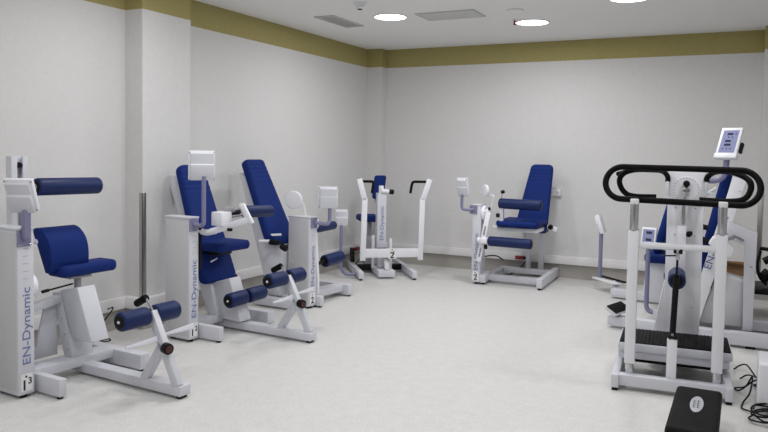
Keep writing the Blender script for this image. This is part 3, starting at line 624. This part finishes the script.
# ------------------------------------------------------------------ machine with slanted lettered column behind it on the right
R7 = empty('reclining_leg_press', (-.05, 6.4, 0), 0, 'machine behind the handrail trainer with a slanted lettered column and tablet screen', 'exercise machine')
def Q(x, y, z): return V((x+.05, y-6.4, z))
b = MB(); b.hull([Q(x, y, z) for x in (-.06, .75) for y in (6.28, 6.36) for z in (.022, .124)], .005); f_ = b.obj('base_beam', 'paint', R7)
for x0 in (.05, .62): b = MB(); b.hull([Q(x, y, z) for x in (x0, x0+.07) for y in (6.29, 6.35) for z in (0, .025)], .003); b.obj('foot_pad', 'black', f_)
b = MB(); b.bar(Q(-1.02, 6.52, .062), Q(-.04, 6.33, .075), .10, .08); b.obj('foot_beam', 'paint', R7)
b = MB(); b.hull([Q(x, y, z) for x in (.0, .75) for y in (6.90, 7.0) for z in (.02, .10)], .005); b.obj('rear_beam', 'paint', R7)
b = MB(); b.bar(Q(.5, 6.33, .06), Q(.5, 6.95, .06), .08, .07); b.obj('cross_beam', 'paint', R7)
b = MB(); b.bar(Q(-1.00, 6.42, .15), Q(-.90, 6.58, .175), .12, .026, up=(.3, -.35, 1)); pd = b.obj('pedal', 'paint', R7)
b = MB(); b.bar(Q(-.99, 6.418, .170), Q(-.895, 6.57, .194), .112, .010, up=(.3, -.35, 1)); b.obj('pedal_tread', 'rubber', pd)
b = MB(); b.bar(Q(-.95, 6.50, .09), Q(-.95, 6.50, .155), .05, .05, up=(1, 0, 0)); b.obj('pedal_post', 'inner', R7)
b = MB(); b.prism([Q(-.405, 6.42, .10), Q(-.305, 6.42, .10), Q(.012, 6.42, 1.315), Q(-.085, 6.42, 1.345)], (0, .07, 0), .004); cl = b.obj('lettered_column', 'white', R7)
cd = V((.33, 0, 1.23)).normalized(); cv = V((-1.23, 0, .33)).normalized()
writing('lettering', 'EN-Dynamic', cl, Q(-.222, 6.418, .585), cd, cv, 'letter', .45, .055)
b = MB()
for k in range(2):
    q = Q(-.075+.03*k, 6.4185, 1.12+.11*k); b.bar(q, q+cv*-.03, .003, .002, up=(0, 1, 0), bev=0)
b.obj('scale_marks', 'tick', cl)
b = MB()
b.prism([Q(-.10, 6.40, .985), Q(.105, 6.40, .905), Q(.095, 6.40, .12), Q(.025, 6.40, .12), Q(.015, 6.40, .80), Q(-.12, 6.40, .86)], (0, .10, 0), .005); ar = b.obj('arch_frame', 'paint', R7)
b = MB(); b.cyl(Q(.07, 6.402, .63), Q(.07, 6.396, .63), .010, n=12); b.obj('bolt', 'chrome', ar)
b = MB(); b.prism([Q(-.32, 6.495, .12), Q(-.16, 6.495, .54), Q(.03, 6.50, .50), Q(.03, 6.50, .12)], (0, .25, 0), .012, 3); b.obj('drive_cover', 'side', R7)
b = MB(); b.cyl(Q(-.12, 6.50, .50), Q(-.12, 6.488, .50), .010, n=12); b.obj('bolt', 'chrome', R7)
b = MB(); b.prism([Q(-.245, 6.28, .81), Q(-.21, 6.28, .87), Q(-.12, 6.28, .835), Q(-.05, 6.28, .77), Q(-.075, 6.28, .70), Q(-.18, 6.28, .755)], (0, .11, 0), .012, 3); b.obj('adjuster_housing', 'white', R7)
b = MB(); b.tube(spline([Q(-.10, 6.33, .84), Q(-.08, 6.33, .88), Q(-.03, 6.37, .86), Q(.02, 6.42, .83)]), .010, n=10); b.cyl(Q(-.10, 6.33, .86), Q(-.06, 6.33, .875), .022); b.obj('hinge', 'inner', R7)
sl = V((.21, 0, 1)).normalized(); nn = V((-1, 0, .21)).normalized()
b = MB(); b.slab(Q(-.365, 6.80, .45)-nn*.08, (0, 1, 0), sl, nn, .95, lambda v: .19-.05*v/.95, .08, rw=.05, rt=.028); b.obj('backrest', 'blue', R7)
b = MB(); b.slab(Q(-.60, 6.80, .42), (0, 1, 0), (1, 0, 0), (0, 0, 1), .30, .19, .08, rw=.05, rt=.03); b.obj('seat', 'blue', R7)
b = MB(); b.hull([Q(x, y, z) for x in (-.50, -.32) for y in (6.72, 6.88) for z in (.06, .42)], .006); b.obj('seat_column', 'paint', R7)
b = MB(); b.hull([Q(x, y, z) for x in (-.5, .05) for y in (6.74, 6.86) for z in (.04, .11)], .006); b.obj('seat_beam', 'paint', R7)
b = MB(); b.cyl(Q(-.32, 6.55, .92), Q(-.26, 6.55, .91), .022); b.obj('seat_knob', 'black', R7)
b = MB(); b.cyl(Q(-.32, 6.52, .82), Q(-.22, 6.52, .79), .025); b.obj('seat_knob', 'black', R7)
b = MB(); b.hull([Q(x, y, z) for x in (-.50, -.39) for y in (6.50, 6.60) for z in (.06, 1.34)], .006); b.obj('tower', 'paint', R7)
b = MB(); b.tube(fillet([Q(-.37, 6.50, 1.31), Q(-.15, 6.49, 1.30), Q(-.135, 6.49, 1.52)], .10, 12), .024); b.obj('display_post', 'lilac', R7)
b = MB(); b.tube([Q(-.36, 6.48, 1.13), Q(-.20, 6.44, 1.25)], .012, n=10); b.obj('brace', 'paint', R7)
b = MB(); b.tube([Q(-.36, 6.48, 1.22), Q(-.22, 6.44, 1.20)], .008, n=8); b.obj('brace', 'paint', R7)
# tablet display
a = math.radians(-112); t = math.radians(28)
n0 = V((math.cos(a), math.sin(a), 0)); u = V((-math.sin(a), math.cos(a), 0)); up = V((0, 0, 1))*math.cos(t)-n0*math.sin(t); n2 = n0*math.cos(t)+V((0, 0, 1))*math.sin(t); c = Q(-.125, 6.49, 1.625)
def T(x, y, z): return c+u*x+up*y+n2*z
b = MB(); b.hull([T(x, y, z) for x in (-.085, .085) for y in (-.115, .128) for z in (-.025, .005)], .010, 3); b.hull([T(x, y, z) for x in (-.09, .09) for y in (-.155, -.11) for z in (-.035, .012)], .008); tb = b.obj('tablet_display', 'white', R7)
b = MB(); b.hull([T(x, y, z) for x in (-.062, .062) for y in (-.105, .10) for z in (.004, .0065)], 0); sc = b.obj('screen', 'screen', tb)
b = MB()
for yy, x0, x1 in ((.065, -.025, .02), (.0, -.03, .015), (-.034, -.03, .02)): b.hull([T(x, yy+y, z) for x in (x0, x1) for y in (-.010, .010) for z in (.0062, .0075)], 0)
for x, yy in ((-.01, .034), (.02, .034), (-.035, -.07), (-.005, -.07), (.025, -.07), (.042, .065)): b.hull([T(x+p*.004, yy+q*.006, z) for p in (-1, 1) for q in (-1, 1) for z in (.0062, .0075)], 0)
b.obj('readout', 'lcd', sc)
b = MB(); b.hull([T(x, y, z) for x in (.082, .105) for y in (-.09, -.0) for z in (-.05, -.015)], .006); b.obj('side_clip', 'black', tb)

# ------------------------------------------------------------------ machine half hidden behind the trainer
R8 = empty('seated_leg_machine', (-.80, 7.30, 0), 0, 'machine half hidden behind the handrail trainer with a blue seat, slim panel and lilac post', 'exercise machine')
def W(x, y, z): return V((x+.80, y-7.30, z))
for y0 in (6.90, 7.58):
    b = MB(); b.hull([W(x, y, z) for x in (-.70, -.25) for y in (y0, y0+.075) for z in (.022, .105)], .005); f_ = b.obj('foot', 'paint', R8)
    b = MB(); b.hull([W(x, y, z) for x in (-.69, -.64) for y in (y0+.012, y0+.063) for z in (0, .025)], .003); b.obj('foot_pad', 'black', f_)
b = MB(); b.hull([W(x, y, z) for x in (-.52, -.38) for y in (6.9, 7.66) for z in (.04, .11)], .005); b.obj('cross_beam', 'paint', R8)
b = MB(); b.bar(W(-1.21, 7.86, .06), W(-.50, 7.70, .06), .09, .08); b.obj('floor_beam', 'paint', R8)
b = MB(); b.prism([W(-.83, 7.19, .17), W(-.50, 7.19, .17), W(-.47, 7.19, .49), W(-.80, 7.19, .50)], (0, .22, 0), .008); b.obj('gear_box', 'white', R8)
b = MB(); b.bar(W(-.60, 7.3, .05), W(-.60, 7.3, .2), .1, .1, up=(1, 0, 0)); b.obj('box_stem', 'paint', R8)
b = MB(); b.slab(W(-.82, 7.30, .50), (0, 1, 0), (1, 0, 0), (0, 0, 1), .45, .20, .09, rw=.06, rt=.035); b.obj('seat', 'blue', R8)
sl = V((.25, 0, 1)).normalized(); nn = V((-1, 0, .25)).normalized()
b = MB(); b.slab(W(-.755, 7.30, .60)-nn*.08, (0, 1, 0), sl, nn, .66, lambda v: .17-.05*v/.66, .08, rw=.05, rt=.028); b.obj('backrest', 'blue', R8)
b = MB(); b.prism([W(-.52, 7.24, .10), W(-.40, 7.24, .10), W(-.40, 7.24, 1.1), W(-.48, 7.24, 1.1)], (0, .12, 0), .005); b.obj('back_column', 'paint', R8)
b = MB(); b.bar(W(-1.44, 8.28, .125), W(-1.15, 7.98, .125), .14, .02, up=(.25, -.1, 1)); fp = b.obj('foot_plate', 'white', R8)
b = MB(); b.bar(W(-1.40, 8.32, .145), W(-1.11, 8.03, .145), .05, .016, up=(.25, -.1, 1)); b.obj('rubber_edge', 'rubber', fp)
b = MB(); b.bar(W(-1.18, 7.95, .06), W(-1.22, 8.12, .12), .06, .05); b.obj('plate_bracket', 'paint', R8)
b = MB(); b.cyl(W(-1.41, 8.27, .13), W(-1.41, 8.27, .65), .022); b.obj('panel_post', 'lilac', R8)
display(R8, W(-1.415, 8.25, .735), -12, 0, .03, .10, [W(-1.41, 8.27, .60), W(-1.41, 8.27, .66)], pr=.021) if 0 else None
b = MB(); b.prism([W(-1.475, 8.20, .825), W(-1.43, 8.20, .845), W(-1.365, 8.20, .64), W(-1.41, 8.20, .625), W(-1.44, 8.20, .735), W(-1.46, 8.20, .74)], (0, .16, 0), .004); b.obj('side_panel', 'white', R8)
a = math.radians(-105); t = math.radians(12)
n0 = V((math.cos(a), math.sin(a), 0)); u = V((-math.sin(a), math.cos(a), 0)); up = V((0, 0, 1))*math.cos(t)-n0*math.sin(t); n2 = n0*math.cos(t)+V((0, 0, 1))*math.sin(t); c = W(-.765, 6.95, .765)
b = MB(); b.hull([T(x, y, z) for x in (-.068, .068) for y in (-.10, .085) for z in (-.025, .005)], .008); ds = b.obj('display_unit', 'white', R8)
b = MB(); b.hull([T(x, y, z) for x in (-.052, .052) for y in (-.07, .065) for z in (.004, .0065)], 0); sc = b.obj('screen', 'screen', ds)
b = MB()
for yy in (.035, -.03): b.hull([T(x, yy+y, z) for x in (-.022, .03) for y in (-.012, .012) for z in (.0062, .0075)], 0)
b.obj('readout', 'lcd', sc)
b = MB(); b.tube(fillet([W(-.765, 6.95, .70), W(-.765, 6.95, .08), W(-.64, 6.935, .075)], .10, 10), .021); b.obj('display_post', 'lilac', R8)
# ------------------------------------------------------------------ step bench, wall side bits, right edge
R9 = empty('step_bench', (-.185, 4.02, 0), 0, 'black topped low step bench on the floor in front of the handrail trainer', 'step bench')
b = MB(); b.slab((.0, -.36, .15), (1, 0, 0), (0, 1, 0), (0, 0, 1), .72, .118, .055, rw=.025, rt=.022); tp = b.obj('top', 'rubber', R9)
b = MB(); b.box(-.105, .105, -.33, .34, .02, .155, bev=.015); b.obj('body', 'white', R9, 'white plastic body')
for x in (-.085, .085):
    for y in (-.30, .31): b = MB(); b.cyl((x, y, 0), (x, y, .03), .02, n=14); b.obj('foot_pad', 'black', R9)
b = MB(); n = 36; c = V((.002, .06, .2045))
b.rings([[c+V((math.cos(2*math.pi*k/n)*.033*q, math.sin(2*math.pi*k/n)*.135*q, z)) for k in range(n)] for q, z in ((1, 0), (.96, .0015))]); bd = b.obj('badge', 'oval', tp, 'silver oval badge')
b = MB()
for i in range(4):
    y = .05-.034*i
    for x0, x1, dy in ((-.016, -.004, 0), (.003, .015, .004)):
        b.box(c.x+x0, c.x+x1, c.y+y+dy-.014, c.y+y+dy-.006, .206, .2068, bev=0); b.box(c.x+x0, c.x+x0+.004, c.y+y+dy-.014, c.y+y+dy+.010, .206, .2068, bev=0)
b.obj('badge_marks', 'ink', bd)

R10 = empty('power_unit', (.30, 4.72, 0), 0, 'white boxy unit on the floor at the right edge with black cables beside it', 'power unit')
b = MB(); b.hull([(x, y, z) for x in (-.19, .35) for y in (-.02, .30) for z in (.05, .305)], .015, 3); b.obj('body', 'white', R10)
b = MB(); b.box(-.13, .35, .0, .28, .02, .06, bev=.006); b.obj('base', 'paint', R10)
for x in (-.10, .30):
    for y in (.03, .25): b = MB(); b.cyl((x, y, 0), (x, y, .025), .02, n=14); b.obj('foot_pad', 'black', R10)
random.seed(11)
pts = [(.02, 5.38, .012), (.06, 5.42, .03), (.10, 5.30, .06), (.12, 5.10, .10), (.085, 5.02, .10), (.02, 5.08, .02), (-.01, 5.14, .012), (.05, 5.04, .06), (.085, 4.99, .14), (.075, 4.92, .06), (.04, 4.86, .012), (.035, 4.74, .012)]
for k in range(22):
    a = 2.4+k*1.25; rr = .045+.04*random.random(); pts.append((.145+rr*math.cos(a)*1.05, 4.60+rr*math.sin(a)*1.5, .012+.0028*k+.012*random.random()))
cord(R10, pts, .0052, 'tangled black cable on the floor beside the white unit at the right edge')
cord(R6, [(-.02, 5.60, .012), (.02, 5.66, .03), (.06, 5.62, .045), (.11, 5.42, .03), (.14, 5.30, .02), (.10, 5.26, .014), (.16, 5.2, .014), (.24, 5.15, .014)], .0055, 'short black cable looping from the trainer base toward the white unit')
cord(R1, [(-4.36, 3.86, .02), (-4.32, 3.88, .12), (-4.30, 3.93, .20), (-4.30, 3.99, .25), (-4.30, 4.0, .275), (-4.30, 3.95, .27)], .005, 'thin black wire')
cord(R1, [(-4.36, 3.86, .012), (-4.33, 3.90, .03), (-4.30, 3.96, .04), (-4.31, 3.98, .02), (-4.36, 3.93, .012), (-4.40, 3.88, .012)], .005, 'thin black wire')

R11 = empty('low_table', (.10, 7.68, 0), 0, 'low dark table behind the lettered column carrying a cardboard box', 'table')
b = MB(); b.box(-.35, .55, -.28, .28, .25, .29, bev=.006); b.obj('tabletop', 'black', R11)
for x in (-.31, .51):
    for y in (-.24, .24):
        b = MB(); b.box(x-.02, x+.02, y-.02, y+.02, 0, .252, bev=.003); b.obj('leg', 'black', R11)
R12 = empty('cardboard_box', (-.05, 7.62, .29), 0, 'open brown cardboard box on the low dark table', 'box')
b = MB()
for q in ((-.16, .16, -.15, -.145), (-.16, .16, .145, .15), (-.16, -.155, -.15, .15), (.155, .16, -.15, .15)): b.box(*q, 0, .20, bev=0)
b.box(-.16, .16, -.15, .15, 0, .006, bev=0); b.obj('carton', 'card', R12)
b = MB(); b.bar((-.16, -.15, .20), (-.16, .15, .20), .004, .12, up=(-.8, 0, .5), bev=0); b.obj('flap', 'card', R12)
b = MB(); b.hull([(-.15, -.148, .20), (.15, -.148, .20), (-.14, -.23, .245), (.14, -.23, .22), (-.15, -.148, .204), (.15, -.148, .204), (-.14, -.23, .249), (.14, -.23, .224)], 0); b.obj('flap', 'card', R12)
R13 = empty('equipment_stand', (.265, 7.62, .29), 0, 'black folded equipment stand on the low table at the right edge', 'stand')
b = MB(); b.cyl((0, 0, 0), (0, 0, .34), .022); b.bar((-.12, 0, .36), (.16, 0, .34), .07, .03); b.obj('post', 'black', R13)
b = MB(); b.cyl((-.09, -.02, .07), (-.03, -.02, .15), .05); b.obj('clamp', 'black', R13)
b = MB(); b.cyl((-.08, -.02, .24), (-.01, -.02, .28), .035); b.obj('clamp', 'black', R13)
b = MB(); b.tube(spline([(-.11, -.03, .34), (-.13, -.03, .22), (-.11, -.04, .10), (-.05, -.06, .03)]), .014, n=8); b.obj('cable', 'black', R13)
# ------------------------------------------------------------------ camera and view
cam = bpy.data.cameras.new('camera'); co = bpy.data.objects.new('camera', cam); COL.objects.link(co)
Rr = V((0.8946242, 0.44654928, 0.01553283)); Uu = V((-0.03660653, 0.0386032518, 0.9985838728)); Ff = V((-0.4453172957, 0.8939259, -0.050882))
mw = Matrix(((Rr.x, Uu.x, -Ff.x, 0), (Rr.y, Uu.y, -Ff.y, 0), (Rr.z, Uu.z, -Ff.z, 1.5), (0, 0, 0, 1)))
co.matrix_world = mw
cam.sensor_width = 36; cam.lens = 724.414*36/768; cam.shift_y = -(216-188.458)/768; cam.clip_start = .05
scene.camera = co
w = bpy.data.worlds.new('world'); scene.world = w; w.use_nodes = True
w.node_tree.nodes['Background'].inputs[0].default_value = (.8, .85, 1, 1); w.node_tree.nodes['Background'].inputs[1].default_value = .05
scene.view_settings.view_transform = 'Standard'; scene.view_settings.look = 'None'; scene.view_settings.gamma = 1; scene.view_settings.use_curve_mapping = False
scene.view_settings.exposure = EXPOSURE
